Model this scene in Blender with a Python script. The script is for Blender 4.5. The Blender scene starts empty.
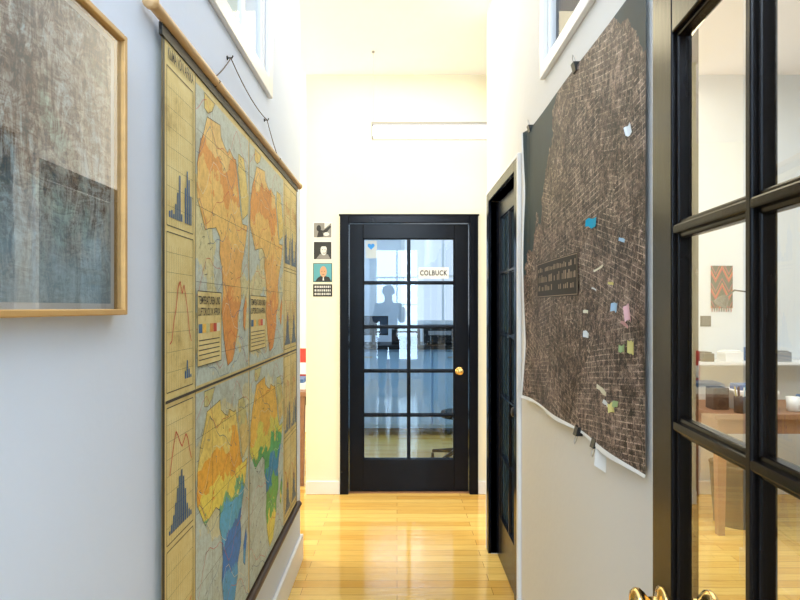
import bpy, math, random
from mathutils import Vector, Matrix
random.seed(7)
S = bpy.context.scene
try:
    S.view_settings.view_transform = 'Standard'
    S.view_settings.look = 'None'
except Exception: pass

# ---------------------------------------------------------------- materials
def newmat(name):
    m = bpy.data.materials.new(name); m.use_nodes = True
    nt = m.node_tree; nt.nodes.clear()
    out = nt.nodes.new('ShaderNodeOutputMaterial')
    return m, nt, out
def pbsdf(nt, out, rough=.5, metal=0, spec=.5):
    b = nt.nodes.new('ShaderNodeBsdfPrincipled')
    b.inputs['Roughness'].default_value = rough
    b.inputs['Metallic'].default_value = metal
    b.inputs['Specular IOR Level'].default_value = spec
    nt.links.new(b.outputs[0], out.inputs[0]); return b
def mixcol(nt, fac, a, b, mode='MIX'):
    n = nt.nodes.new('ShaderNodeMix'); n.data_type = 'RGBA'; n.blend_type = mode
    for sock, v in ((n.inputs[0], fac), (n.inputs[6], a), (n.inputs[7], b)):
        if isinstance(v, bpy.types.NodeSocket): nt.links.new(v, sock)
        elif isinstance(v, tuple): sock.default_value = (*v[:3], 1)
        else: sock.default_value = v
    return n.outputs[2]
def math_(nt, op, a, b=0.0, clamp=False):
    n = nt.nodes.new('ShaderNodeMath'); n.operation = op; n.use_clamp = clamp
    for s, v in ((n.inputs[0], a), (n.inputs[1], b)):
        if isinstance(v, bpy.types.NodeSocket): nt.links.new(v, s)
        else: s.default_value = v
    return n.outputs[0]
def coords(nt, scale=(1,1,1), rot=(0,0,0), loc=(0,0,0), kind='Object'):
    t = nt.nodes.new('ShaderNodeTexCoord'); mp = nt.nodes.new('ShaderNodeMapping')
    mp.inputs['Scale'].default_value = scale; mp.inputs['Rotation'].default_value = rot
    mp.inputs['Location'].default_value = loc
    nt.links.new(t.outputs[kind], mp.inputs[0]); return mp.outputs[0]
def noise(nt, vec, scale=5, detail=4, rough=.5, dist=0):
    n = nt.nodes.new('ShaderNodeTexNoise'); nt.links.new(vec, n.inputs['Vector'])
    n.inputs['Scale'].default_value = scale; n.inputs['Detail'].default_value = detail
    n.inputs['Roughness'].default_value = rough; n.inputs['Distortion'].default_value = dist
    return n.outputs['Fac']
def ramp(nt, fac, stops, interp='LINEAR'):
    r = nt.nodes.new('ShaderNodeValToRGB'); nt.links.new(fac, r.inputs[0])
    cr = r.color_ramp; cr.interpolation = interp
    while len(cr.elements) < len(stops): cr.elements.new(.5)
    for e, (p, c) in zip(cr.elements, stops):
        e.position = p; e.color = (*c, 1)
    return r.outputs[0]
def mat(name, col, rough=.5, metal=0, var=.06, nscale=6, bump=0, stretch=(1,1,1), spec=.5, bscale=None):
    m, nt, out = newmat(name); b = pbsdf(nt, out, rough, metal, spec)
    v = coords(nt, stretch)
    f = noise(nt, v, nscale, 4)
    c = mixcol(nt, f, tuple(max(0, x*(1-var)) for x in col), tuple(min(1, x*(1+var)) for x in col))
    nt.links.new(c, b.inputs['Base Color'])
    if bump:
        bp = nt.nodes.new('ShaderNodeBump'); bp.inputs['Strength'].default_value = bump
        bp.inputs['Distance'].default_value = .01
        nt.links.new(noise(nt, v, bscale or nscale*4, 3), bp.inputs['Height'])
        nt.links.new(bp.outputs[0], b.inputs['Normal'])
    return m
def emis(name, col, st):
    m, nt, out = newmat(name)
    e = nt.nodes.new('ShaderNodeEmission'); v = coords(nt)
    c = mixcol(nt, noise(nt, v, 3), tuple(x*.97 for x in col), col)
    nt.links.new(c, e.inputs[0]); e.inputs[1].default_value = st
    nt.links.new(e.outputs[0], out.inputs[0]); return m
def glassmat(name, tint=(.93,.95,.95), ior=1.6, rough=.0, boost=1.0, base=0.0):
    # thin single-sheet pane: clear transmission + Fresnel reflection
    m, nt, out = newmat(name)
    tr = nt.nodes.new('ShaderNodeBsdfTransparent'); gl = nt.nodes.new('ShaderNodeBsdfGlossy')
    gl.inputs['Roughness'].default_value = rough
    nt.links.new(mixcol(nt, noise(nt, coords(nt), 2), tint, tuple(x*.985 for x in tint)), tr.inputs[0])
    lw = nt.nodes.new('ShaderNodeLayerWeight'); lw.inputs[0].default_value = .5
    F0 = ((ior-1)/(ior+1))**2 + base
    p = math_(nt, 'POWER', lw.outputs['Facing'], 5.0)
    f = math_(nt, 'MULTIPLY_ADD', p, (1-F0)*boost, True); f.node.inputs[2].default_value = F0
    mx = nt.nodes.new('ShaderNodeMixShader'); nt.links.new(f, mx.inputs[0])
    nt.links.new(tr.outputs[0], mx.inputs[1]); nt.links.new(gl.outputs[0], mx.inputs[2])
    nt.links.new(mx.outputs[0], out.inputs[0]); return m

M = {}
M['wall_cool'] = mat('plaster_cool_white', (.74,.81,.93), .75, var=.02, nscale=1.5, bump=.10, bscale=30, spec=.3)
M['wall_warm'] = mat('plaster_warm_white', (.82,.80,.745), .7, var=.03, nscale=1.5, bump=.12, bscale=30, spec=.3)
M['wall_far'] = mat('plaster_cream_white', (.92,.88,.69), .7, var=.02, nscale=1.5, bump=.06, bscale=30, spec=.3)
M['wall_office'] = mat('plaster_office_white', (.72,.78,.84), .7, var=.02, nscale=1.5, spec=.3)
M['wall_studio'] = mat('plaster_studio_white', (.72,.76,.79), .7, var=.02, nscale=1.5, spec=.3)
M['ceil'] = mat('ceiling_white', (.95,.92,.93), .8, var=.02, nscale=2, bump=.05)
M['white'] = mat('white_gloss_paint', (.86,.86,.85), .35, var=.02)
M['black'] = mat('black_gloss_paint', (.003,.004,.008), .22, var=.3, nscale=8, bump=.03, spec=.16)
M['blackbrown'] = mat('near_black_brown_paint', (.006,.0045,.004), .24, var=.4, nscale=5, bump=.02, stretch=(6,6,.6), spec=.18)
M['brass'] = mat('brass', (.80,.52,.18), .2, metal=1, var=.08)
M['steel'] = mat('steel', (.55,.55,.56), .3, metal=1)
M['blackmetal'] = mat('black_metal', (.02,.02,.02), .35, metal=.3)
M['plastic'] = mat('black_plastic', (.010,.011,.013), .4, spec=.3)
M['greyplastic'] = mat('grey_plastic', (.30,.31,.33), .45)
M['paper'] = mat('white_paper', (.86,.86,.83), .8, var=.03)
M['oak'] = mat('light_wood', (.60,.35,.12), .45, var=.22, nscale=5, stretch=(8,1,8), bump=.04)
M['rodwood'] = mat('pale_rod_wood', (.60,.38,.18), .45, var=.3, nscale=6, stretch=(8,1,8))
M['deskwood'] = mat('desk_wood', (.28,.14,.075), .45, var=.3, nscale=4, stretch=(1,6,6))
M['string'] = mat('brown_string', (.12,.07,.035), .8)
M['glass'] = glassmat('window_glass', (.95,.96,.97), 1.5, boost=.35)
M['glass_far'] = glassmat('door_glass', (.62,.72,.82), 1.5, base=.07)
M['glass_near'] = glassmat('old_door_glass', (.92,.95,.96), 1.5, boost=2.6, base=.0)

# floor planks (boards run across the hallway)
m, nt, out = newmat('maple_planks'); b = pbsdf(nt, out, .22, 0, .8)
v = coords(nt)
br = nt.nodes.new('ShaderNodeTexBrick'); nt.links.new(v, br.inputs['Vector'])
br.inputs['Color1'].default_value=(.74,.41,.08,1); br.inputs['Color2'].default_value=(.95,.67,.20,1)
br.inputs['Mortar'].default_value=(.36,.17,.035,1); br.inputs['Scale'].default_value=1
br.inputs['Mortar Size'].default_value=.0014; br.inputs['Brick Width'].default_value=.95; br.inputs['Row Height'].default_value=.075
br.inputs['Bias'].default_value=.1
g = noise(nt, coords(nt,(1.5,30,1)), 3, 5, .6)
c = mixcol(nt, .45, br.outputs[0], ramp(nt, g, [(.3,(.6,.42,.24)),(.7,(1,1,1))]), 'MULTIPLY')
nt.links.new(c, b.inputs['Base Color'])
rr = math_(nt,'MULTIPLY_ADD', noise(nt, v, 4, 3), .10); rr.node.inputs[2].default_value=.04
nt.links.new(rr, b.inputs['Roughness'])
bp = nt.nodes.new('ShaderNodeBump'); bp.inputs['Strength'].default_value=.15; bp.inputs['Distance'].default_value=.004
nt.links.new(math_(nt,'ADD',math_(nt,'MULTIPLY',br.outputs['Fac'],-1),math_(nt,'MULTIPLY',noise(nt,coords(nt,(3,14,1)),3,2),1.8)), bp.inputs['Height']); nt.links.new(bp.outputs[0], b.inputs['Normal'])
M['floor'] = m

# ---------------------------------------------------------------- mesh builder
class MB:
    def __init__(s, T=None): s.v=[]; s.f=[]; s.m=[]; s.T=T; s.smooth=[]
    def add(s, vs, fs, mi=0, smooth=False):
        o=len(s.v)
        for p in vs:
            p=Vector(p); s.v.append(s.T@p if s.T else p)
        for f in fs: s.f.append([i+o for i in f]); s.m.append(mi); s.smooth.append(smooth)
    def box(s,x0,x1,y0,y1,z0,z1,mi=0):
        s.add([(x0,y0,z0),(x1,y0,z0),(x1,y1,z0),(x0,y1,z0),(x0,y0,z1),(x1,y0,z1),(x1,y1,z1),(x0,y1,z1)],
              [(0,3,2,1),(4,5,6,7),(0,1,5,4),(1,2,6,5),(2,3,7,6),(3,0,4,7)],mi)
    def quad(s,a,b,c,d,mi=0): s.add([a,b,c,d],[(0,1,2,3)],mi)
    def tube(s, pts, r, n=12, mi=0, cap=True, smooth=True):
        pts=[Vector(p) for p in pts]; rs = r if isinstance(r,(list,tuple)) else [r]*len(pts)
        vs=[]; fs=[]
        prev=None
        for i,p in enumerate(pts):
            a=pts[max(i-1,0)]; c=pts[min(i+1,len(pts)-1)]; t=(c-a).normalized()
            if prev is None:
                u=t.orthogonal().normalized()
            else:
                u=(prev-t*prev.dot(t)).normalized()
            prev=u; w=t.cross(u)
            for k in range(n):
                an=2*math.pi*k/n; vs.append(p+(u*math.cos(an)+w*math.sin(an))*rs[i])
        for i in range(len(pts)-1):
            for k in range(n):
                k2=(k+1)%n; fs.append((i*n+k,i*n+k2,(i+1)*n+k2,(i+1)*n+k))
        s.add(vs,fs,mi,smooth)
        if cap:
            s.add(vs[:n],[tuple(reversed(range(n)))],mi); s.add(vs[-n:],[tuple(range(n))],mi)
    def lathe(s, base, axis, prof, n=20, mi=0):
        base=Vector(base); axis=Vector(axis).normalized()
        s.tube([base+axis*(h+i*1e-6) for i,(h,r) in enumerate(prof)],[max(r,1e-4) for h,r in prof],n,mi)
    def build(s,name,mats,parent=None,bevel=0,kind=None,label=None,cat=None,group=None,origin=None):
        xs=[p.x for p in s.v]; ys=[p.y for p in s.v]; zs=[p.z for p in s.v]
        o=Vector(origin) if origin else Vector(((min(xs)+max(xs))/2,(min(ys)+max(ys))/2,min(zs)))
        me=bpy.data.meshes.new(name); me.from_pydata([p-o for p in s.v],[],s.f)
        for mm in mats: me.materials.append(M[mm] if isinstance(mm,str) else mm)
        for p,i,sm in zip(me.polygons,s.m,s.smooth): p.material_index=i; p.use_smooth=sm
        me.update()
        ob=bpy.data.objects.new(name,me); bpy.context.collection.objects.link(ob)
        ob.location=o
        if parent is not None:
            ob.parent=parent; ob.location=o-Vector(parent.location)
        if bevel:
            bm_=ob.modifiers.new('bevel','BEVEL'); bm_.width=bevel; bm_.segments=2; bm_.limit_method='ANGLE'; bm_.angle_limit=.7
        if kind: ob['kind']=kind
        if label: ob['label']=label
        if cat: ob['category']=cat
        if group: ob['group']=group
        return ob
def text_geo(txt,off=.012,space=1.0):
    cu=bpy.data.curves.new('t','FONT'); cu.body=txt; cu.resolution_u=3; cu.align_x='LEFT'; cu.offset=off; cu.space_character=space
    ob=bpy.data.objects.new('t',cu); bpy.context.collection.objects.link(ob)
    dg=bpy.context.evaluated_depsgraph_get(); dg.update()
    me=bpy.data.meshes.new_from_object(ob.evaluated_get(dg))
    vs=[v.co.copy() for v in me.vertices]; fs=[tuple(p.vertices) for p in me.polygons]
    bpy.data.objects.remove(ob); bpy.data.meshes.remove(me); bpy.data.curves.remove(cu)
    return vs,fs
def put_text(mb, txt, org, right, up, w, h, mi, off=.012, space=1.0):
    vs,fs=text_geo(txt,off,space)
    if not vs: return
    x0=min(v.x for v in vs); x1=max(v.x for v in vs); y0=min(v.y for v in vs); y1=max(v.y for v in vs)
    org=Vector(org); R=Vector(right); U=Vector(up)
    mb.add([org+R*((v.x-x0)/(x1-x0)*w)+U*((v.y-y0)/(y1-y0)*h) for v in vs],fs,mi)

H=3.18
# ---------------------------------------------------------------- room shell
def wallmesh(name, boxes, mt):
    mb=MB()
    for b_ in boxes: mb.box(*b_)
    return mb.build(name,[mt],kind='structure')
mb=MB(); mb.box(-4,4.2,-2.6,8.2,-.1,0); mb.build('floor',['floor'],kind='structure',origin=(0,0,0))
mb=MB(); mb.box(-.75,4.2,-2.6,8.2,H,H+.1); mb.box(-4,-.75,3.2,8.2,H,H+.1); mb.build('ceiling',['ceil'],kind='structure')
LX=-.543
wallmesh('wall_left',[(LX-.1,LX,-2.6,1.45,0,H),(LX-.1,LX,2.39,3.25,0,H),(LX-.1,LX,1.45,2.39,0,2.36),(LX-.1,LX,1.45,2.39,3.0,H)],'wall_cool')
RX=.54
wallmesh('wall_right',[(RX,RX+.08,1.22,1.40,0,H),(RX,RX+.08,1.40,2.08,0,2.29),(RX,RX+.08,1.40,2.08,2.95,H),
   (RX,RX+.08,2.08,2.60,0,H),(RX,RX+.08,2.60,3.33,2.02,H),(RX,RX+.08,3.33,3.48,0,H),
   (RX,RX+.08,.06,1.22,2.10,H),(RX,RX+.08,-2.6,.06,0,H)],'wall_warm')
wallmesh('wall_back',[(-.7,-.45,-2.7,-2.6,0,H),(.45,4.2,-2.7,-2.6,0,H),(-.45,.45,-2.7,-2.6,0,.35),(-.45,.45,-2.7,-2.6,2.6,H)],'wall_warm')
FY=4.4
wallmesh('wall_far',[(-.69,-.372,FY,FY+.1,0,H),(.553,1.2,FY,FY+.1,0,H),(-.372,.553,FY,FY+.1,2.06,H)],'wall_far')
wallmesh('wall_studio_rear',[(1.2,4.2,FY,FY+.1,0,H)],'wall_studio')
wallmesh('wall_office_side',[(-.69,-.60,FY+.1,7.6,0,H),(1.9,2.0,FY+.1,7.6,0,H)],'wall_office')
wallmesh('wall_office_rear',[(-.69,2.0,7.6,7.7,0,H)],'wall_office')
wallmesh('wall_side_room_rear',[(-4,-.69,6.6,6.7,0,H)],'wall_far')
wallmesh('wall_side_room_outer',[(-4.1,-4,3.1,6.7,0,1.0),(-4.1,-4,3.1,6.7,2.7,H),(-4,-.643,3.15,3.25,0,H)],'wall_far')
wallmesh('wall_studio_outer',[(4.2,4.3,-2.6,4.5,0,H)],'wall_studio')
mb=MB(); mb.box(LX,LX+.016,-2.6,3.25,0,.14); mb.box(LX-.1,LX+.016,3.25,3.266,0,.14); mb.build('baseboard_left',['white'],kind='structure',bevel=.004)
mb=MB(); mb.box(RX-.016,RX,1.22,2.515,0,.14); mb.build('baseboard_right',['white'],kind='structure',bevel=.004)
mb=MB(); mb.box(-.69,-.432,FY-.016,FY,0,.10); mb.box(.614,4.2,FY-.016,FY,0,.10); mb.build('baseboard_far',['white'],kind='structure',bevel=.004)

# ---------------------------------------------------------------- french doors
def french(mb, w, h, z0, stile_l, stile_r, ncol, zs, t, mun=.026, mi=0):
    x0,x1=stile_l,w-stile_r
    mb.box(0,x0,0,t,z0,h,mi); mb.box(x1,w,0,t,z0,h,mi)
    mb.box(x0,x1,0,t,zs[-1],h,mi); mb.box(x0,x1,0,t,z0,zs[0],mi)
    cw=(x1-x0)/ncol
    for i in range(1,ncol):
        xc=x0+cw*i
        mb.box(xc-mun/2,xc+mun/2,t*.25,t*.8,zs[0],zs[-1],mi); mb.box(xc-mun/4,xc+mun/4,t*.04,t*.96,zs[0],zs[-1],mi)
    for z in zs[1:-1]:
        mb.box(x0,x1,t*.25,t*.8,z-mun/2,z+mun/2,mi); mb.box(x0,x1,t*.05,t*.95,z-mun/4,z+mun/4,mi)
    e=.008
    for a,b_ in ((x0,x0+e),(x1-e,x1)): mb.box(a,b_,t*.2,t*.8,zs[0],zs[-1],mi)
    for a,b_ in ((zs[0],zs[0]+e),(zs[-1]-e,zs[-1])): mb.box(x0,x1,t*.2,t*.8,a,b_,mi)
    return x0,x1
def pane(mb,x0,x1,y,z0,z1): mb.quad((x0,y,z0),(x1,y,z0),(x1,y,z1),(x0,y,z1))
def knob(mb, base, axis, r=.026, L=.055):
    mb.lathe(base,axis,[(0,r*1.15),(.004,r*1.15),(.007,r*.85),(.009,r*.42),(L*.45,r*.38),(L*.55,r*.7),(L*.68,r*.98),(L*.82,r*1.0),(L*.93,r*.8),(L*.99,r*.35),(L,0)])

# far door (door_1)
T=Matrix.Translation((-.362,FY+.02,0))
mb=MB(T); zs=[.255+.337*i for i in range(6)]
x0,x1=french(mb,.905,2.05,.012,.104,.106,2,zs,.04,.028)
d1=mb.build('door_1',['black'],kind='structure',bevel=.003,label='black glazed french door with ten panes at hallway end')
mb=MB(T); pane(mb,x0,x1,.020,zs[0],zs[-1]); mb.build('glass',['glass_far'],d1)
mb=MB(T); knob(mb,(.838,0,.93),(0,-1,0),.028,.06); knob(mb,(.838,.04,.93),(0,1,0),.028,.06); mb.build('door_knob',['brass'],d1,label='brass round knob')
mb=MB()
mb.box(-.432,-.367,FY-.02,FY+.1,0,2.112); mb.box(.548,.614,FY-.02,FY+.1,0,2.112); mb.box(-.367,.548,FY-.02,FY+.1,2.055,2.112)
mb.box(-.440,.622,FY-.024,FY,2.106,2.120)
mb.build('trim_1',['black'],kind='structure',bevel=.004)
mb=MB(); mb.box(-.367,.548,FY+.01,FY+.07,0,.011); mb.build('trim_2',['deskwood'],kind='structure')
m_txt=mat('black_ink',(.004,.004,.004),.9,spec=.05); m_bl=mat('blue_sticker',(.03,.28,.80),.5); m_slip=mat('grey_slip',(.50,.58,.66),.7)
mb=MB(); mb.box(.165,.395,FY+.030,FY+.034,1.635,1.72); sgn_y=FY+.0285
put_text(mb,'COLBUCK',(.176,sgn_y,1.658),(1,0,0),(0,0,1),.208,.040,1,.016,1.12)
mb.build('door_sign',['paper',m_txt],label='small white name sign with black capital letters on door glass',cat='sign')
mb=MB(); mb.box(-.24,-.155,FY+.036,FY+.0375,1.79,1.925); 
hp=[]
for i in range(32):
    t=2*math.pi*i/32; hp.append((-.198+.0017*16*math.sin(t)**3, FY+.0345, 1.882+.0017*(13*math.cos(t)-5*math.cos(2*t)-2*math.cos(3*t)-math.cos(4*t))))
mb.add(hp,[tuple(range(32))],1)
mb.build('heart_sticker',[m_slip,m_bl],label='pale sticker with blue heart stuck on door glass',cat='sticker')

# near open door (door_2)
hd=Vector((-.078,-1,0)).normalized()
org=Vector((.462,1.05,0))
nrm=Vector((-hd.y,hd.x,0))
T=Matrix(((hd.x,nrm.x,0,org.x),(hd.y,nrm.y,0,org.y),(0,0,1,0),(0,0,0,1)))
mb=MB(T); zs=[.24+.325*i for i in range(6)]
x0,x1=french(mb,.890,2.03,.012,.088,.088,3,zs,.036,.030)
d2=mb.build('door_2',['blackbrown'],kind='structure',bevel=.003,label='open black glazed french door with brass knob')
mb=MB(T); pane(mb,x0,x1,.017,zs[0],zs[-1]); mb.build('glass',['glass_near'],d2)
mb=MB(T); knob(mb,(.05,0,.902),(0,-1,0),.023,.055); knob(mb,(.05,.036,.902),(0,1,0),.023,.055)
mb.build('door_knob',['brass'],d2,label='brass round knobs')
mb=MB(T); mb.box(-.0015,.0,.009,.027,.84,.99); mb.build('latch_plate',['brass'],d2)
mb=MB(); mb.box(RX+.004,RX+.084,1.20,1.2195,0,2.10); mb.box(RX+.0,RX+.08,.061,.08,0,2.10); mb.box(RX+.0,RX+.08,.08,1.2,2.08,2.0995)
mb.build('trim_3',['black'],kind='structure')

# side door in the right wall (door_3)
T=Matrix(((0,1,0,RX+.03),(-1,0,0,3.315),(0,0,1,0),(0,0,0,1)))
mb=MB(T); zs=[.255+.337*i for i in range(6)]; zs[-1]=1.91
x0,x1=french(mb,.70,2.0,.012,.10,.10,2,zs,.035,.028)
d3=mb.build('door_3',['black'],kind='structure',bevel=.003,label='closed dark glazed door in side wall')
m_dk=mat('dark_blue_glazing',(.16,.27,.34),.06,metal=.85)
mb=MB(T); mb.box(x0,x1,.015,.02,zs[0],zs[-1]); mb.build('glass',[m_dk],d3)
mb=MB(T); knob(mb,(.64,0,.93),(0,-1,0),.022,.045); mb.build('door_knob',['blackmetal'],d3)
mb=MB()
mb.box(RX-.016,RX+.08,3.33,3.40,0,2.070); mb.box(RX-.016,RX+.08,2.54,2.60,0,2.070); mb.box(RX-.016,RX+.08,2.60,3.33,2.02,2.070)
mb.build('trim_4',['black'],kind='structure',bevel=.003)
mb=MB(); mb.box(RX-.017,RX,2.516,2.54,0,2.084); mb.box(RX-.017,RX,2.54,3.412,2.070,2.084); mb.box(RX-.017,RX,3.40,3.412,0,2.070)
mb.build('trim_5',['white'],kind='structure',bevel=.002)

# ---------------------------------------------------------------- transom windows
def transom(name, xf, xb, y0,y1,z0,z1, out, nd, glassm, lab, c=.065, k=.022):
    mb=MB()
    a,b_=sorted((xf+out*.018, xf-out*.0))
    a2,b2=sorted((xf+out*.0, xb))
    for (p,q,r,s_) in ((y0-c,y0,z0-c,z1+c),(y1,y1+c,z0-c,z1+c),(y0,y1,z0-c,z0),(y0,y1,z1,z1+c)): mb.box(a,b_,p,q,r,s_)
    t=.016
    for (p,q,r,s_) in ((y0,y0+t,z0,z1),(y1-t,y1,z0,z1),(y0+t,y1-t,z0,z0+t),(y0+t,y1-t,z1-t,z1)): mb.box(a2,b2,p,q,r,s_)
    xs=sorted((xf-out*.004, xf-out*.025))
    for (p,q,r,s_) in ((y0+t,y0+t+k,z0+t,z1-t),(y1-t-k,y1-t,z0+t,z1-t),(y0+t+k,y1-t-k,z0+t,z0+t+k),(y0+t+k,y1-t-k,z1-t-k,z1-t)): mb.box(xs[0],xs[1],p,q,r,s_)
    for i in range(1,nd+1):
        yc=y0+(y1-y0)*i/(nd+1); mb.box(xs[0],xs[1],yc-.014,yc+.014,z0+t+k,z1-t-k)
    w=mb.build(name,['white'],kind='structure',bevel=.003,label=lab)
    mb=MB(); xm=xf-out*.012; mb.quad((xm,y0+t,z0+t),(xm,y1-t,z0+t),(xm,y1-t,z1-t),(xm,y0+t,z1-t)); mb.build('glass',[glassm],w)
    return w
transom('window_1',LX,LX-.1,1.45,2.39,2.36,3.0,1,2,'glass','white framed high transom window with pale daylight')
w2=transom('window_2',RX,RX+.08,1.40,2.08,2.29,2.95,-1,0,'glass','white framed high transom window with dark blind',.045,.008)
m,nt,out=newmat('dark_striped_backing'); b=pbsdf(nt,out,.6)
wv=nt.nodes.new('ShaderNodeTexWave'); wv.wave_type='BANDS'; wv.bands_direction='Y'; wv.inputs['Scale'].default_value=14; nt.links.new(coords(nt),wv.inputs[0])
nt.links.new(mixcol(nt,wv.outputs[1],(.016,.016,.018),(.07,.07,.07)),b.inputs['Base Color'])
mb=MB(); mb.box(RX+.0265,RX+.030,1.417,2.063,2.307,2.933); mb.build('backing',[m],w2)  # dark striped sheet added behind the pane to hide the bright room

# ---------------------------------------------------------------- left wall : framed picture
mb=MB(); fy0,fy1,fz0,fz1=.34,1.108,1.397,1.926; fx0,fx1=LX,-.514; fw=.011
for (p,q,r,s_) in ((fy0,fy0+fw,fz0,fz1),(fy1-fw,fy1,fz0,fz1),(fy0+fw,fy1-fw,fz0,fz0+fw),(fy0+fw,fy1-fw,fz1-fw,fz1)): mb.box(fx0,fx1,p,q,r,s_)
pf=mb.build('framed_picture',['oak'],bevel=.002,label='large framed drawing with pale wood frame on wall',cat='picture')
m,nt,out=newmat('grey_scribbled_print'); b=pbsdf(nt,out,.6)
v=coords(nt)
n1=noise(nt,v,5,8,.7,.6); n2=noise(nt,coords(nt,(1,1,.30),(.15,0,0)),34,6,.85,1.5); n3=noise(nt,coords(nt,(1,.4,1),(.9,0,0)),40,5,.85,2)
f=math_(nt,'ADD',math_(nt,'MULTIPLY',n1,.26),math_(nt,'ADD',math_(nt,'MULTIPLY',n2,.44),math_(nt,'MULTIPLY',n3,.32)))
c=ramp(nt,f,[(.45,(.03,.026,.022)),(.49,(.26,.16,.10)),(.515,(.44,.39,.34)),(.54,(.54,.58,.57)),(.585,(.90,.92,.90))])
tintc=ramp(nt,noise(nt,coords(nt,(1,1,.6)),7,4,.6,1),[(.38,(.50,.72,.85)),(.48,(.95,.95,.92)),(.56,(1.0,.82,.62)),(.66,(.62,.78,.60))])
c=mixcol(nt,.65,c,tintc,'MULTIPLY')
sp=nt.nodes.new('ShaderNodeSeparateXYZ'); nt.links.new(v,sp.inputs[0])
zm=math_(nt,'MULTIPLY_ADD',sp.outputs[2],5.0); zm.node.inputs[2].default_value=-.25
zf=math_(nt,'ADD',zm,math_(nt,'MULTIPLY',math_(nt,'SUBTRACT',noise(nt,v,14,5,.7),.5),1.4),True)
c=mixcol(nt,math_(nt,'MULTIPLY',math_(nt,'SUBTRACT',1.0,zf),.65),c,(.52,.72,.82))
nt.links.new(c,b.inputs['Base Color'])
mb=MB(); mb.box(LX+.006,LX+.008,fy0+fw,fy1-fw,fz0+fw,fz1-fw,0); 
mb.add([(LX+.0085,fy0+fw,fz0+fw+.010),(LX+.0085,fy1-fw-.014,fz0+fw+.010),(LX+.0085,fy1-fw-.014,fz1-fw-.010),(LX+.0085,fy0+fw,fz1-fw-.010)],[(0,1,2,3)],1)
mb.build('print',['paper',m],pf,label='grey and brown scribbled drawing')
m_pg=glassmat('picture_glass',(.97,.98,.99),1.5,boost=4.0,base=.10)
mb=MB(); mb.quad((-.522,fy0+fw,fz0+fw),(-.522,fy1-fw,fz0+fw),(-.522,fy1-fw,fz1-fw),(-.522,fy0+fw,fz1-fw)); mb.build('glass',[m_pg],pf)

# ---------------------------------------------------------------- left wall : roll-down school map
MX=-.526
m_sheet,nt,out=newmat('aged_map_paper'); b=pbsdf(nt,out,.55)
v=coords(nt); c=ramp(nt,noise(nt,v,5,8,.75),[(.30,(.44,.29,.08)),(.44,(.76,.59,.22)),(.70,(.88,.75,.37))])
nt.links.new(c,b.inputs['Base Color'])
def zone(name,stops,scale=3,noi=.5,grad=(0,1),speck=.35,rough=.55,stain=.5):
    m,nt,out=newmat(name); b=pbsdf(nt,out,rough); v=coords(nt)
    sp=nt.nodes.new('ShaderNodeSeparateXYZ'); nt.links.new(v,sp.inputs[0])
    z=math_(nt,'DIVIDE',math_(nt,'SUBTRACT',sp.outputs[2],grad[0]),grad[1]-grad[0])
    f=math_(nt,'ADD',z,math_(nt,'MULTIPLY',math_(nt,'SUBTRACT',noise(nt,v,scale,5,.55),.5),noi),True)
    c=ramp(nt,f,stops,'CONSTANT')
    s=ramp(nt,noise(nt,v,45,5,.8),[(.40,(.50,.42,.30)),(.54,(1,1,1))])
    c=mixcol(nt,speck,c,s,'MULTIPLY')
    st=ramp(nt,noise(nt,v,3.5,6,.75),[(.36,(.65,.52,.28)),(.50,(1,.97,.88))])
    nt.links.new(mixcol(nt,stain,c,st,'MULTIPLY'),b.inputs['Base Color']); return m
m_sea=zone('map_sea',[(0,(.58,.69,.66)),(.3,(.72,.72,.48)),(.42,(.58,.67,.62)),(.60,(.76,.70,.38)),(.72,(.60,.67,.60))],4,.8,(0,1.65))
m_land_o=zone('map_land_orange',[(0,(.84,.36,.07)),(.3,(.93,.52,.13)),(.5,(.96,.62,.17)),(.7,(.87,.38,.07)),(.85,(.93,.64,.22))],9,.6,(.85,1.6))
m_land_c=zone('map_land_climate',[(0,(.08,.40,.80)),(.22,(.02,.22,.72)),(.40,(.10,.50,.84)),(.53,(.24,.54,.26)),(.56,(.97,.80,.14)),(.66,(.97,.50,.05)),(.80,(.96,.76,.20))],8,.40,(.06,.74))
m_land_g=zone('map_land_green',[(0,(.90,.78,.16)),(.18,(.18,.52,.12)),(.34,(.03,.30,.64)),(.48,(.12,.52,.18)),(.60,(.82,.78,.14)),(.72,(.96,.60,.09))],9,.5,(.06,.74))
m_land_y=zone('map_land_yellow',[(0,(.80,.62,.22)),(.4,(.68,.64,.28)),(.7,(.86,.66,.20))],9,.5,(0,1.6))
m_line=mat('map_dark_ink',(.05,.04,.03),.6); m_red=mat('map_red_ink',(.62,.07,.03),.6)
m_blu=mat('map_blue_ink',(.05,.14,.28),.6); m_wht=mat('map_pale_ink',(.80,.76,.55),.6)
m_bord=mat('map_black_border',(.02,.018,.015),.5)
mats=[m_sheet,m_sea,m_land_o,m_land_c,m_land_g,m_land_y,m_line,m_red,m_blu,m_wht,m_bord]
mb=MB()
Y0,Y1,Z0,Z1=1.30,3.04,.385,2.045
NY,NZ=24,24; vs=[];fs=[]
for sd in (0,-.002):
    for i in range(NY+1):
        for j in range(NZ+1):
            vs.append((MX+sd,Y0+(Y1-Y0)*i/NY,Z0+(Z1-Z0)*j/NZ))
n_=(NY+1)*(NZ+1)
for i in range(NY):
    for j in range(NZ):
        a=i*(NZ+1)+j; fs.append((a,a+NZ+1,a+NZ+2,a+1)); fs.append((n_+a+1,n_+a+NZ+2,n_+a+NZ+1,n_+a))
mb.add(vs,fs,0)
def rect(y0,y1,z0,z1,mi,l): mb.add([(MX+l,y0,z0),(MX+l,y1,z0),(MX+l,y1,z1),(MX+l,y0,z1)],[(0,1,2,3)],mi)
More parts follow.
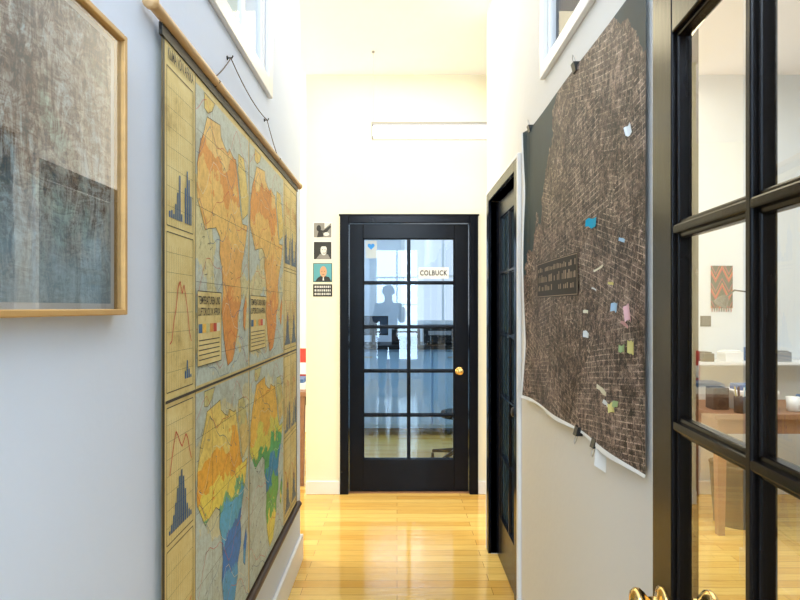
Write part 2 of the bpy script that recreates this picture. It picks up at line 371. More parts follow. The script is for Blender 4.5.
def strip(pts,w,mi,l):
    for (a,b2) in zip(pts[:-1],pts[1:]):
        dy=b2[0]-a[0]; dz=b2[1]-a[1]; L=math.hypot(dy,dz) or 1; py=-dz/L*w/2; pz=dy/L*w/2
        mb.add([(MX+l,a[0]-py,a[1]-pz),(MX+l,b2[0]-py,b2[1]-pz),(MX+l,b2[0]+py,b2[1]+pz),(MX+l,a[0]+py,a[1]+pz)],[(0,1,2,3)],mi)
def outline(y0,y1,z0,z1,w,mi,l): strip([(y0,z0),(y1,z0),(y1,z1),(y0,z1),(y0,z0)],w,mi,l)
outline(Y0+.005,Y1-.005,Z0+.006,Z1-.006,.014,10,.0006)
AF=[(-6,35.8),(10,37.2),(11,34),(15,32.3),(20,31),(22,32.8),(29,31),(32,31.2),(34,27.5),(37,21),(39,16),(43,11.5),(51,11.8),(48,5),(42,-2),(39,-7),(40.5,-11),(40.5,-15),(35,-20),(35.3,-24),(32.5,-27),(30,-31),(27,-33.5),(20,-34.8),(18,-32),(15,-27),(12,-18),(13.5,-12),(12,-5),(9,-1),(9.5,4),(4.5,6.3),(1,5.8),(-4,5.2),(-8,4.4),(-13,9),(-16.5,12),(-17,14.5),(-16.2,19),(-16.5,21),(-13,27.5),(-9.5,31)]
MG=[(49,-12),(50.3,-16),(47,-25),(44,-23),(44.5,-17)]
AR=[(35.5,28),(39,21),(43,13),(52,16),(55,22),(51,25),(48,30),(45,34),(36,34)]
EU=[(-9,37.5),(-9,43),(-1,44),(3,42),(0,38.8),(-5,37)]
def panel(y0,y1,z0,z1,land,title):
    rect(y0,y1,z0,z1,1,.0006)
    s_y=(y1-y0)*.98/70; s_z=(z1-z0)*.92/73
    def P(lo,la): return (y0+(y1-y0)*.01+(lo+17.2)*s_y, z0+(z1-z0)*.03+(la+35)*s_z)
    cl=lambda p:(min(max(p[0],y0+.003),y1-.003),min(max(p[1],z0+.003),z1-.003))
    for k,shape in enumerate((AF,MG,AR,EU)):
        pts=[cl(P(*q)) for q in shape]
        mb.add([(MX+.0012,p[0],p[1]) for p in pts],[tuple(reversed(range(len(pts))))],land if k<2 else 5)
        strip(pts+[pts[0]],.0015,6,.0018)
    for la in (30,10,-10,-30): strip([cl(P(-18,la)),cl(P(55,la))],.0009,6,.0020)
    for lo in (0,20,40): strip([cl(P(lo,-37)),cl(P(lo,40))],.0009,6,.0020)
    for k in range(11):
        la=-36+k*7; pts=[]
        for i in range(19):
            lo=-19+i*4; pts.append(cl(P(lo,la+5*math.sin(i*.55+k*1.3)+2*math.sin(i*1.3+k))))
        strip(pts,.0014,(8,7,9)[k%3],.0024)
    for k in range(46):
        lo=random.uniform(-16,52); la=random.uniform(-33,36); a=random.uniform(0,6.28)
        p=P(lo,la); q=cl((p[0]+.022*math.cos(a),p[1]+.022*math.sin(a)))
        strip([p,q],.0015,8 if k%2 else 6,.0026)
        strip([q,cl((q[0]-.009*math.cos(a+.6),q[1]-.009*math.sin(a+.6)))],.0014,8 if k%2 else 6,.0026)
    if not title: return
    lz=z0+.05; w=(y1-y0)*(.40)
    rect(y0+.008,y0+w,lz,lz+.20,0,.0030); outline(y0+.008,y0+w,lz,lz+.20,.002,6,.0034)
    X=MX+.0038
    put_text(mb,title[0],(X,y0+.014,lz+.165),(0,1,0),(0,0,1),w-.028,.022,6,.01)
    put_text(mb,title[1],(X,y0+.014,lz+.134),(0,1,0),(0,0,1),w-.028,.022,6,.01)
    cols=[8,4,5,2,7,9]
    for i in range(6): rect(y0+.016+i*(w-.03)/6,y0+.016+(i+1)*(w-.03)/6-.002,lz+.088,lz+.112,cols[i],.0036)
    for i in range(5): strip([(y0+.018,lz+.016+.013*i),(y0+w-.02,lz+.016+.013*i)],.0025,6,.0036)
panel(1.512,2.050,1.205,2.0,2,('TEMPERATUREN UND','LUFTDRUCK IN AFRIKA'))
panel(2.062,2.680,1.205,2.0,2,('TEMPERATUREN UND','LUFTDRUCK IN AFRIKA'))
panel(1.512,2.050,.40,1.185,3,None)
panel(2.062,2.680,.40,1.185,4,None)
strip([(Y0+.01,1.195),(Y1-.01,1.195)],.007,6,.0030)
for yy in (1.505,2.056,2.686): strip([(yy,Z0+.02),(yy,Z1-.02)],.003,6,.003)
put_text(mb,'KLIMA VON AFRIKA',(MX+.003,1.325,1.982),(0,1,0),(0,0,1),.165,.028,6,.01)
def chart(z0,z1,bars,line,mode,y0=1.322,y1=1.492):
    outline(y0,y1,z0,z1,.0022,6,.0012)
    for k in range(1,8): 
        z=z0+(z1-z0)*k/8; strip([(y0,z),(y1,z)],.0006,6,.0014)
    for k in range(1,12):
        y=y0+(y1-y0)*k/12; strip([(y,z0),(y,z1-.03)],.0005,6,.0014)
    for i,h in enumerate(bars):
        y=y0+.012+i*(y1-y0-.02)/12; rect(y,y+.008,z0+.02,z0+.02+h*(z1-z0),8,.0018)
    if line:
        pts=[(y0+.015+i*(y1-y0-.03)/11,z0+h*(z1-z0)) for i,h in enumerate(line)]; strip(pts,.0035,7,.0024)
B1=[.04,.05,.03,.10,.18,.30,.05,.0,.24,.36,.31,.2]; B3=[.03,.06,.12,.2,.3,.38,.42,.36,.25,.12,.06,.04]; B4=[.3,.34,.42,.36,.2,.1,.05,.06,.12,.2,.3,.34]
L2=[.3,.32,.45,.52,.66,.7,.62,.68,.6,.5,.36,.3]; L3=[.5,.62,.72,.8,.76,.7,.66,.7,.74,.7,.6,.52]; L4=[.62,.6,.58,.5,.42,.38,.36,.4,.46,.52,.58,.6]
chart(1.60,1.965,B1,None,''); chart(1.215,1.585,[.0]*8+[.05,.12,.06,.02],L2,''); chart(.865,1.18,B3,L3,''); chart(.42,.85,B4,L4,'')
for (ya,yb) in ((2.70,2.86),(2.87,3.02)):
    chart(1.60,1.99,B4,L3,'',ya,yb); chart(1.215,1.585,B3,L4,'',ya,yb); chart(.80,1.18,B1,L2,'',ya,yb); chart(.42,.78,B3,L4,'',ya,yb)
lm=mb.build('wall_map',mats,label='old roll-down school climate map of Africa on wooden rod',cat='map')
mb=MB(); RXX=MX+.006
mb.tube([(RXX,1.235,2.058),(RXX,3.075,2.058)],.0125,14); mb.lathe((RXX,1.235,2.058),(0,-1,0),[(0,.0125),(.004,.016),(.014,.017),(.020,.012),(.022,0)]); mb.lathe((RXX,3.075,2.058),(0,1,0),[(0,.0125),(.004,.016),(.014,.017),(.020,.012),(.022,0)])
mb.build('rod',['rodwood'],lm,label='pale wooden top rod')
mb=MB(); mb.box(MX-.004,MX+.004,Y0-.01,Y1+.01,2.02,2.048); mb.build('top_binding',[m_bord],lm)
m_dkw=mat('dark_brown_rod',(.05,.025,.012),.35)
mb=MB(); mb.tube([(MX+.006,1.24,.375),(MX+.006,3.07,.375)],.016,14); mb.build('bottom_rod',[m_dkw],lm,label='dark brown bottom rod')
mb=MB()
def sag(a,b2,s,n=8): return [(a[0]+(b2[0]-a[0])*i/n,a[1]+(b2[1]-a[1])*i/n,a[2]+(b2[2]-a[2])*i/n-s*4*(i/n)*(1-i/n)) for i in range(n+1)]
n1p=(LX+.012,1.853,2.209); n2p=(LX+.012,2.37,2.178)
for a,b2,s in (((RXX,1.66,2.072),n1p,.006),(n1p,n2p,.022),(n2p,(RXX,2.52,2.072),.005)): mb.tube(sag(a,b2,s),.0017,6)
for y in (1.66,2.52): mb.tube([(RXX-.016,y-.004,2.058),(RXX,y-.002,2.0735),(RXX+.015,y,2.058),(RXX,y+.002,2.0435),(RXX-.016,y+.004,2.058)],.0018,6)
mb.build('hanging_cord',['string'],lm)
for i,p in enumerate((n1p,n2p)):
    mb=MB(); mb.tube([(LX-.002,p[1],p[2]),(LX+.016,p[1],p[2]),(LX+.019,p[1],p[2]+.007)],.0025,8); mb.lathe((LX,p[1],p[2]),(1,0,0),[(0,.007),(.002,.007),(.004,.003)])
    mb.build('wall_hook',['blackmetal'],label='small dark metal hook holding map cord',cat='hook',group='hooks holding the school map')

# ---------------------------------------------------------------- right wall : brown aerial map
m,nt,out=newmat('brown_city_print'); b=pbsdf(nt,out,.5,0,.22)
v0=coords(nt)
def grid(angle,bw,rh,ms,dsc,damt,seed):
    dist=nt.nodes.new('ShaderNodeTexNoise'); dist.inputs['Scale'].default_value=dsc; nt.links.new(coords(nt,loc=(0,seed,seed)),dist.inputs['Vector'])
    dist.inputs['Detail'].default_value=1
    add=nt.nodes.new('ShaderNodeVectorMath'); add.operation='MULTIPLY_ADD'; nt.links.new(dist.outputs['Color'],add.inputs[0]); add.inputs[1].default_value=(damt,)*3; nt.links.new(v0,add.inputs[2])
    mp=nt.nodes.new('ShaderNodeMapping'); mp.inputs['Rotation'].default_value=(angle,0,0); nt.links.new(add.outputs[0],mp.inputs[0])
    sx=nt.nodes.new('ShaderNodeSeparateXYZ'); nt.links.new(mp.outputs[0],sx.inputs[0])
    cx=nt.nodes.new('ShaderNodeCombineXYZ'); nt.links.new(sx.outputs[1],cx.inputs[0]); nt.links.new(sx.outputs[2],cx.inputs[1])
    br=nt.nodes.new('ShaderNodeTexBrick'); nt.links.new(cx.outputs[0],br.inputs[0]); br.inputs['Scale'].default_value=1
    br.inputs['Brick Width'].default_value=bw; br.inputs['Row Height'].default_value=rh; br.inputs['Mortar Size'].default_value=ms
    br.inputs['Mortar Smooth'].default_value=.1; br.offset=.0
    br.inputs['Color1'].default_value=(0,0,0,1); br.inputs['Color2'].default_value=(.35,.35,.35,1); br.inputs['Mortar'].default_value=(1,1,1,1)
    return br.outputs[0]
vo=nt.nodes.new('ShaderNodeTexVoronoi'); vo.inputs['Scale'].default_value=3.2; nt.links.new(v0,vo.inputs[0])
sc=nt.nodes.new('ShaderNodeSeparateColor'); nt.links.new(vo.outputs['Color'],sc.inputs[0])
g1=grid(.12,.036,.0145,.0014,1.2,.05,0); g2=grid(-.25,.029,.016,.0014,1.5,.05,3)
vb=nt.nodes.new('ShaderNodeTexVoronoi'); vb.feature='DISTANCE_TO_EDGE'; vb.inputs['Scale'].default_value=40; nt.links.new(v0,vb.inputs[0])
gv=ramp(nt,vb.outputs[0],[(.02,(1,1,1)),(.07,(.1,.1,.1))])
gm=mixcol(nt,math_(nt,'GREATER_THAN',sc.outputs[0],.5),g1,g2); gm=mixcol(nt,math_(nt,'GREATER_THAN',sc.outputs[1],.60),gm,gv)
base=ramp(nt,noise(nt,v0,9,10,.95,.5),[(.40,(.007,.004,.004)),(.47,(.048,.027,.021)),(.525,(.15,.092,.072)),(.60,(.44,.31,.25))])
fine=noise(nt,v0,60,6,.95)
patch=ramp(nt,noise(nt,v0,7,9,.9),[(.45,(.06,.06,.06)),(.56,(1,1,1))])
c=mixcol(nt,math_(nt,'MULTIPLY',gm,patch),base,(.68,.53,.43))
c=mixcol(nt,.95,c,ramp(nt,fine,[(.44,(.03,.03,.03)),(.51,(.80,.80,.80)),(.57,(1.0,1.0,1.0))]),'MULTIPLY')
big=noise(nt,v0,38,6,.95); c=mixcol(nt,ramp(nt,big,[(.565,(0,0,0)),(.63,(.75,.75,.75))]),c,(.62,.48,.38))
sp=nt.nodes.new('ShaderNodeSeparateXYZ'); nt.links.new(v0,sp.inputs[0])
nn=math_(nt,'MULTIPLY',math_(nt,'SUBTRACT',noise(nt,v0,5,6,.65),.5),.45)
w1=math_(nt,'ADD',math_(nt,'ADD',math_(nt,'MULTIPLY',sp.outputs[1],.85),math_(nt,'MULTIPLY',sp.outputs[2],.60)),nn)
w2_=math_(nt,'ADD',math_(nt,'ADD',math_(nt,'MULTIPLY',sp.outputs[1],-1.3),math_(nt,'MULTIPLY',sp.outputs[2],1.6)),math_(nt,'MULTIPLY',nn,.6))
wm=math_(nt,'MAXIMUM',math_(nt,'GREATER_THAN',w1,.735),math_(nt,'GREATER_THAN',w2_,2.22))
c=mixcol(nt,wm,c,mixcol(nt,noise(nt,v0,12,5,.7),(.002,.012,.018),(.009,.042,.056)))
nt.links.new(c,b.inputs['Base Color'])
m_city=m
m_lab=mat('dark_block_print',(.014,.009,.007),.5,var=.4,nscale=30,spec=.2)
m_tan=mat('tan_ink',(.30,.22,.16),.6)
mb=MB(); y0,y1,z0,z1=1.235,2.365,1.055,2.125; NY,NZ=40,20
def sx_(y,z):
    e=max(0,(y-2.28)/.085); lowz=max(0,1-(z-z0)/.35)
    return RX-.009-.004*math.sin(y*9+z*2)*(.4+.6*(1-(z-z0)/(z1-z0)))-.004*lowz*lowz*(1+math.sin(y*14))-.018*e*e*(.4+.6*abs(math.sin(z*5)))
vs=[];fs=[]
for i in range(NY+1):
    for j in range(NZ+1):
        y=y0+(y1-y0)*i/NY; z=z0+(z1-z0)*j/NZ; vs.append((sx_(y,z),y,z))
for i in range(NY):
    for j in range(NZ):
        a=i*(NZ+1)+j; fs.append((a,a+1,a+NZ+2,a+NZ+1))
mb.add(vs,fs,0)
vs=[];fs=[]
for i in range(NY+1):
    y=y0+(y1-y0)*i/NY; vs+= [(sx_(y,z0)-.002,y,z0-.010-.003*math.sin(y*14)),(sx_(y,z0),y,z0)]
for i in range(NY): a=2*i; fs.append((a,a+1,a+3,a+2))
mb.add(vs,fs,1)
vs=[];fs=[]
for j in range(NZ+1):
    z=z0-.01+(z1-z0+.01)*j/NZ; vs+=[(sx_(y1,z),y1,z),(sx_(y1,z)-.004,y1+.010,z)]
for j in range(NZ): a=2*j; fs.append((a,a+1,a+3,a+2))
mb.add(vs,fs,1)
cm=mb.build('aerial_map',[m_city,'paper'],label='large brown aerial city map print clipped to wall with notes',cat='map')
sol=cm.modifiers.new('s','SOLIDIFY'); sol.thickness=.0008
mb=MB()
def sheetquad(ya,yb,za,zb,mi,off):
    n=max(1,int((yb-ya)/.03))
    for i in range(n):
        a=ya+(yb-ya)*i/n; b2=ya+(yb-ya)*(i+1)/n
        mb.quad((sx_(a,1.51)-off,a,za),(sx_(b2,1.51)-off,b2,za),(sx_(b2,1.51)-off,b2,zb),(sx_(a,1.51)-off,a,zb),mi)
sheetquad(1.70,2.20,1.447,1.575,0,.0022)
for k in range(26):
    y=1.72+.46*k/26
    for zr,hh in ((1.472,.020),(1.502,.028),(1.540,.018)):
        if random.random()<.78: sheetquad(y,y+random.uniform(.006,.014),zr,zr+hh*random.uniform(.6,1),1,.0028)
sheetquad(1.704,2.196,1.450,1.4525,1,.0028); sheetquad(1.704,2.196,1.570,1.5725,1,.0028); sheetquad(1.704,1.708,1.450,1.5725,1,.0028); sheetquad(2.191,2.196,1.450,1.5725,1,.0028)
mb.build('title_block',[m_lab,m_tan],cm,label='dark title block')
nc={'cyan':(.0,.36,.56),'white':(.72,.74,.72),'pink':(.68,.38,.36),'yellow':(.60,.50,.16),'blue':(.38,.54,.66),'cream':(.68,.62,.44),'green':(.30,.38,.16)}
nm={k:mat('note_'+k,c,.7) for k,c in nc.items()}
notes=[('cyan',1.576,1.641,.060,.028,.1),('white',1.314,1.813,.014,.032,-.5),('blue',1.348,1.568,.012,.010,.4),
('cream',1.514,1.514,.045,.006,-.3),('white',1.618,1.335,.016,.020,.2),('blue',1.397,1.412,.014,.024,.2),('pink',1.314,1.399,.010,.048,-.3),
('pink',1.328,1.372,.020,.009,.6),('yellow',1.292,1.322,.009,.030,0),('green',1.345,1.315,.008,.020,.1),('cream',1.478,1.200,.048,.015,.35),('yellow',1.405,1.168,.012,.028,-.4),
('white',1.44,1.172,.018,.012,.7),('green',1.378,1.182,.008,.020,.3),('cream',1.62,1.40,.011,.009,.1),('yellow',1.42,1.47,.009,.008,.3),('white',1.55,1.46,.010,.005,.9)]
for (cn,y,z,w,h,a) in notes:
    mb=MB(); ca,sa=math.cos(a),math.sin(a)
    vs=[];n=4
    for i in range(n+1):
        for sgn in (-1,1):
            ly=(i/n-.5)*w*(1+.15*sgn*random.uniform(-1,1)); lz=sgn*h/2*random.uniform(.60,1.15); yy=y+ly*ca-lz*sa; zz=z+ly*sa+lz*ca
            vs.append((sx_(yy,zz)-.003-.010*(i/n)**2,yy,zz))
    mb.add(vs,[(2*i,2*i+1,2*i+3,2*i+2) for i in range(n)],0)
    o=mb.build('sticky_note',[nm[cn]],label=cn+' paper note stuck on brown aerial map',cat='note',group='notes on the aerial map')
    s2=o.modifiers.new('s','SOLIDIFY'); s2.thickness=.0006
def clip(y,z,up):
    mb=MB(); s=1 if up else -1; xo=RX-.010
    mb.add([(xo-.011,y-.014,z+.008*s),(xo-.011,y+.014,z+.008*s),(xo-.004,y+.014,z-.018*s),(xo-.004,y-.014,z-.018*s),
            (RX+.001,y-.014,z+.008*s),(RX+.001,y+.014,z+.008*s),(RX+.001,y+.014,z-.018*s),(RX+.001,y-.014,z-.018*s)],
           [(0,1,2,3),(4,7,6,5),(0,4,5,1),(0,3,7,4),(1,5,6,2)],0)
    o=mb.build('binder_clip',['blackmetal'],label='small black binder clip gripping edge of aerial map',cat='clip',group='clips on the aerial map')
    mb=MB(); mb.tube([(xo-.003,y-.009,z+.008*s),(xo-.008,y-.006,z+.026*s),(xo-.009,y,z+.033*s),(xo-.008,y+.006,z+.026*s),(xo-.003,y+.009,z+.008*s)],.0013,6); mb.build('wire_handle',['steel'],o)
clip(2.31,2.128,True); clip(1.72,2.128,True); clip(1.70,1.045,False); clip(1.55,1.045,False)
mb=MB(); 
vs=[(RX,1.50,1.052),(RX-.014,1.535,1.05),(RX-.020,1.53,.995),(RX-.002,1.495,.985)]
mb.add(vs,[(0,1,2,3)],0)
o=mb.build('paper_tag',['paper'],label='small curled paper tag at lower edge of map',cat='paper'); o.modifiers.new('s','SOLIDIFY').thickness=.001

# ---------------------------------------------------------------- cards on far pier
def card(z0,z1,kind,lab):
    mb=MB(); a,b2=-.636,-.492; y=FY-.003
    mb.box(a,b2,y,FY+.001,z0,z1,0)
    def poly(pts,mi,l=.0006): mb.add([(a+(b2-a)*p[0],y-l,z0+(z1-z0)*p[1]) for p in pts],[tuple(range(len(pts)))],mi)
    E=lambda cx,cy,rx,ry,n=20:[(cx+rx*math.cos(2*math.pi*i/n),cy+ry*math.sin(2*math.pi*i/n)) for i in range(n)]
    if kind=='dancer':
        poly([(.04,.04),(.96,.04),(.96,.96),(.04,.96)],3,.0003)
        poly(E(.30,.62,.12,.2),1); poly([(.2,.05),(.55,.1),(.5,.5),(.3,.5)],1); poly([(.5,.45),(.9,.8),(.95,.7),(.6,.2)],1,.0012); poly(E(.7,.25,.15,.12),2,.0014); poly([(.6,.6),(.96,.96),(.6,.96)],2,.0008)
    if kind=='bw':
        poly([(.04,.04),(.96,.04),(.96,.96),(.04,.96)],1); poly([(.15,.05),(.92,.05),(.78,.30),(.36,.32)],3,.0012); poly(E(.56,.52,.17,.27),2,.0018)
        poly([(.37,.62),(.42,.84),(.58,.92),(.74,.82),(.76,.60),(.66,.72),(.46,.72)],1,.0024); poly(E(.49,.54,.03,.02),1,.0026); poly(E(.63,.54,.03,.02),1,.0026); poly([(.50,.38),(.62,.38),(.60,.35),(.52,.35)],1,.0026); poly([(.56,.30),(.73,.40),(.73,.60),(.66,.40)],3,.0022)
    if kind=='col':
        poly([(.03,.03),(.97,.03),(.97,.97),(.03,.97)],4); poly([(.12,.04),(.96,.04),(.84,.26),(.62,.32),(.40,.32),(.24,.22)],1,.0012); poly(E(.54,.55,.18,.29),5,.0018)
        poly(E(.47,.57,.03,.02),1,.0026); poly(E(.61,.57,.03,.02),1,.0026); poly([(.48,.40),(.60,.40),(.58,.37),(.50,.37)],1,.0026); poly([(.50,.08),(.58,.08),(.56,.27),(.52,.27)],2,.0024)
    if kind=='text':
        for r_ in range(3):
            x=.08
            for k in range(9):
                w=(.07,.05,.08,.04,.07,.06,.05,.08,.06)[(k+r_*2)%9]
                if x+w>.95: break
                poly([(x,.12+r_*.29),(x+w,.12+r_*.29),(x+w,.30+r_*.29),(x,.30+r_*.29)],2); x+=w+.035
    base='paper' if kind in('dancer','bw') else ('plastic')
    mb.build('photo_card' if kind!='text' else 'text_card',[base,mc['k'],mc['w'],mc['g'],mc['t'],mc['s']],label=lab,cat='card',group='cards on the wall beside the door')
mc={'k':mat('card_black',(.02,.02,.02),.5),'w':mat('card_white',(.70,.70,.68),.5),'g':mat('card_grey',(.25,.24,.23),.5),'t':mat('card_teal',(.10,.36,.44),.5),'s':mat('card_skin',(.62,.33,.18),.5)}
card(1.94,2.06,'dancer','small black and white photo card pinned on cream wall')
card(1.774,1.917,'bw','black and white portrait card of person in dark coat')
card(1.607,1.75,'col','colour portrait card of person before plain teal')
card(1.497,1.59,'text','black card with white lines of text')

# ---------------------------------------------------------------- hanging fluorescent lamp
M['tube']=emis('fluorescent_tube',(1,1,1),3.0)
M['lampgrey']=mat('lamp_housing_grey',(.36,.35,.33),.5)
def tube_lamp(x0,x1,y,z,lab,wx):
    mb=MB(); mb.box(x0,x1,y-.045,y+.045,z+.030,z+.044,0)
    mb.box(x0,x0+.010,y-.034,y+.034,z-.050,z+.030,0); mb.box(x1-.010,x1,y-.034,y+.034,z-.050,z+.030,0)
    mb.box(x0,x1,y-.037,y-.034,z-.058,z-.051,0); mb.box(x0,x1,y+.034,y+.037,z-.058,z-.051,0)
    o=mb.build('hanging_tube_lamp',['lampgrey'],label=lab,cat='lamp')
    mb=MB(); mb.tube([(x0+.010,y,z-.010),(x1-.010,y,z-.010)],.040,18); mb.build('tube',['tube'],o)
    for w in wx:
        mb=MB(); mb.tube([(w,y,z+.044),(w,y,H)],.0016,6); mb.lathe((w,y,H-.012),(0,0,1),[(0,.004),(.004,.010),(.012,.010)])
        mb.build('suspension_wire',['lampgrey'],o)
tube_lamp(-.175,1.03,4.0,2.635,'white hanging fluorescent tube lamp on thin wires',(-.165,1.02))

# ---------------------------------------------------------------- furniture beyond
def desk(x0,x1,y0,y1,h,lab,top='deskwood',leg='deskwood',drawer=True):
    mb=MB(); mb.box(x0,x1,y0,y1,h-.035,h); mb.box(x0+.05,x1-.05,y0+.04,y0+.06,h-.13,h-.035); mb.box(x0+.05,x1-.05,y1-.06,y1-.04,h-.13,h-.035)
    mb.box(x0+.04,x0+.06,y0+.05,y1-.05,h-.13,h-.035); mb.box(x1-.06,x1-.04,y0+.05,y1-.05,h-.13,h-.035)
    o=mb.build('desk',[top],bevel=.004,label=lab,cat='desk')
    for (a,b2) in ((x0+.03,y0+.03),(x1-.09,y0+.03),(x0+.03,y1-.09),(x1-.09,y1-.09)):
        q=MB(); q.add([(a+.01,b2+.01,0),(a+.05,b2+.01,0),(a+.05,b2+.05,0),(a+.01,b2+.05,0),(a,b2,h-.036),(a+.06,b2,h-.036),(a+.06,b2+.06,h-.036),(a,b2+.06,h-.036)],
             [(0,3,2,1),(4,5,6,7),(0,1,5,4),(1,2,6,5),(2,3,7,6),(3,0,4,7)]); q.build('leg',[leg],o)
    return o
desk(-1.9,-.70,4.55,5.25,.75,'brown wooden desk in bright side room')
m_rd=mat('red_cover',(.60,.05,.03),.5); m_blc=mat('blue_cover',(.06,.14,.32),.5)
mb=MB(); mb.box(-1.02,-.74,4.7,4.95,.75,.80,0); mb.box(-1.00,-.76,4.71,4.94,.80,.83,1); mb.build('paper_stack',['paper',m_blc],label='stack of papers on wooden desk',cat='papers')
mb=MB(); mb.box(-.92,-.74,5.0,5.04,.75,1.06,0); mb.box(-.91,-.75,4.99,5.001,.84,.94,1); mb.build('binder',[m_rd,'paper'],label='red binder standing on wooden desk',cat='binder')
# studio work table with clutter
desk(1.95,3.4,3.55,4.12,.76,'brown wooden work table in studio',)
mb=MB(); mb.box(2.16,2.40,3.66,3.84,.76,.86,0); mb.box(2.15,2.41,3.65,3.85,.86,.885,0); mb.build('paper_box',['paper'],bevel=.004,label='white lidded paper box on work table',cat='box')
mb=MB(); mb.box(2.18,2.33,3.69,3.80,.885,.92,0); mb.build('notebook',[m_blc],label='dark blue notebook on white box',cat='book')
mb=MB(); mb.box(2.02,2.12,3.70,3.80,.76,.90,0); mb.lathe((2.07,3.70,.86),(0,-1,0),[(0,.025),(.004,.025),(.004,.018)],20,1); mb.lathe((2.07,3.70,.80),(0,-1,0),[(0,.032),(.004,.032),(.004,.02)],20,1)
mb.build('speaker',['plastic','plastic'],bevel=.004,label='small black speaker on work table',cat='speaker')
for (x,y,mm,ln) in ((2.50,3.66,'white','white'),(2.62,3.74,m_blc,'dark blue')):
    mb=MB(); mb.lathe((x,y,.76),(0,0,1),[(0,.030),(.003,.036),(.09,.040),(.091,.037),(.008,.033)],20); 
    o=mb.build('mug',[mm],label=ln+' mug on cluttered work table',cat='mug')
    mb=MB(); mb.tube([(x+.038,y,.835),(x+.062,y,.83),(x+.066,y,.805),(x+.058,y,.785),(x+.035,y,.78)],.005,8); mb.build('handle',[mm],o)
mb=MB(); mb.lathe((2.13,3.60,.76),(0,0,1),[(0,.030),(.002,.034),(.10,.036),(.101,.032),(.01,.03)],20)
o=mb.build('pen_cup',['plastic'],label='black cup with pens on work table',cat='cup')
for i in range(5):
    q=MB(); a=i*1.25; q.tube([(2.13+.010*math.cos(a),3.60+.010*math.sin(a),.775),(2.13+.030*math.cos(a),3.60+.030*math.sin(a),.92)],.004,8); q.build('pen',[(nm['cyan'],'plastic',nm['yellow'],'plastic','white')[i]],o)
mb=MB(); mb.box(2.70,3.02,3.62,3.86,.76,.775,0); mb.box(2.72,2.99,3.64,3.84,.775,.79,1); mb.build('paper_pile',['paper','greyplastic'],label='pile of papers and folders on work table',cat='papers')
mb=MB(); mb.lathe((2.22,3.80,0),(0,0,1),[(0,.115),(.004,.13),(.38,.155),(.395,.16),(.396,.15),(.02,.12)],28); mb.build('waste_bin',['plastic'],label='black waste bin on wooden floor under work table',cat='bin')
mb=MB(); mb.lathe((2.44,3.92,.76),(0,0,1),[(0,.07),(.012,.07),(.016,.05)],24); o=mb.build('desk_lamp',['blackmetal'],label='slim black desk lamp with long thin neck',cat='lamp')
q=MB(); q.tube([(2.44,3.92,.775),(2.44,3.92,1.30),(2.42,3.92,1.44),(2.36,3.92,1.52),(2.28,3.92,1.53),(2.22,3.92,1.48)],.006,8); q.build('neck',['blackmetal'],o)
q=MB(); q.lathe((2.225,3.92,1.49),(-.6,0,-.8),[(0,.015),(.02,.03),(.07,.045)],20); q.build('lamp_shade',['blackmetal'],o)
mb=MB(); mb.box(2.1,3.2,4.16,4.385,1.0,1.02); mb.build('wall_shelf',['white'],label='white wall shelf above work table',cat='shelf')
for i,(x,w,h,mm) in enumerate(((2.22,.08,.06,'plastic'),(2.38,.13,.07,'white'),(2.58,.06,.10,m_blc),(2.74,.12,.07,'greyplastic'))):
    q=MB(); q.box(x,x+w,4.2,4.32,1.02,1.02+h); q.box(x+.01,x+w-.01,4.215,4.305,1.02+h,1.03+h); q.build('storage_box',[mm],bevel=.004,label='small storage box on white wall shelf',cat='box',group='boxes on the wall shelf')
m,nt,out=newmat('red_woven_art'); b=pbsdf(nt,out,.9,0,.05)
sx=nt.nodes.new('ShaderNodeSeparateXYZ'); nt.links.new(coords(nt),sx.inputs[0])
zz=math_(nt,'PINGPONG',math_(nt,'MULTIPLY',sx.outputs[0],20.0),1.0)
f=math_(nt,'FRACT',math_(nt,'ADD',math_(nt,'MULTIPLY',sx.outputs[2],7.5),math_(nt,'MULTIPLY',zz,.75)))
nt.links.new(ramp(nt,f,[(0,(.004,.003,.003)),(.40,(.40,.003,.006)),(.62,(.50,.20,.01)),(.66,(.004,.003,.003)),(.84,(.34,.003,.012)),(.94,(.01,.06,.10))],'CONSTANT'),b.inputs['Base Color'])
mb=MB(); mb.box(2.38,2.54,FY-.012,FY,1.41,1.73); 
for i in range(9): mb.box(2.384+i*.018,2.388+i*.018,FY-.01,FY-.006,1.38,1.41)
mb.build('woven_wall_hanging',[m],label='red and black zigzag patterned woven hanging on studio wall',cat='wall hanging')
mb=MB(); mb.box(2.30,2.38,FY-.004,FY+.001,1.27,1.35); mb.box(2.31,2.37,FY-.006,FY-.004,1.28,1.34,1); mb.build('small_photo',['plastic',mat('print_dark_grey',(.03,.03,.04),.5)],label='small dark photo pinned to studio wall',cat='photo')
# office behind far door
mb=MB()
mb.box(-.595,1.88,6.35,7.05,.955,1.0,0)
mb.box(-.595,1.88,6.42,7.05,.08,.955,1)
for i in range(5):
    x=-.58+i*.49; mb.box(x,x+.47,6.40,6.42,.12,.93,1); mb.box(x+.16,x+.31,6.385,6.40,.86,.875,2)
mb.build('counter_unit',['plastic',mat('pale_blue_cabinet',(.40,.62,.88),.4),'steel'],bevel=.003,label='long pale blue cabinet counter with black worktop',cat='counter')
def monitor(x,y,z,w,h):
    mb=MB(); mb.box(x-w/2,x+w/2,y,y+.03,z+.10,z+.10+h); mb.box(x-w/2+.012,x+w/2-.012,y-.002,y,z+.112,z+.088+h,1)
    o=mb.build('computer_monitor',['plastic',mat('dark_screen',(.03,.04,.06),.15)],bevel=.003,label='black computer monitor on office counter',cat='monitor')
    q=MB(); q.box(x-.02,x+.02,y+.03,y+.05,z+.008,z+.2); q.box(x-.09,x+.09,y-.04,y+.10,z,z+.008); q.build('stand',['plastic'],o)
monitor(-.27,6.6,1.0,.34,.22)
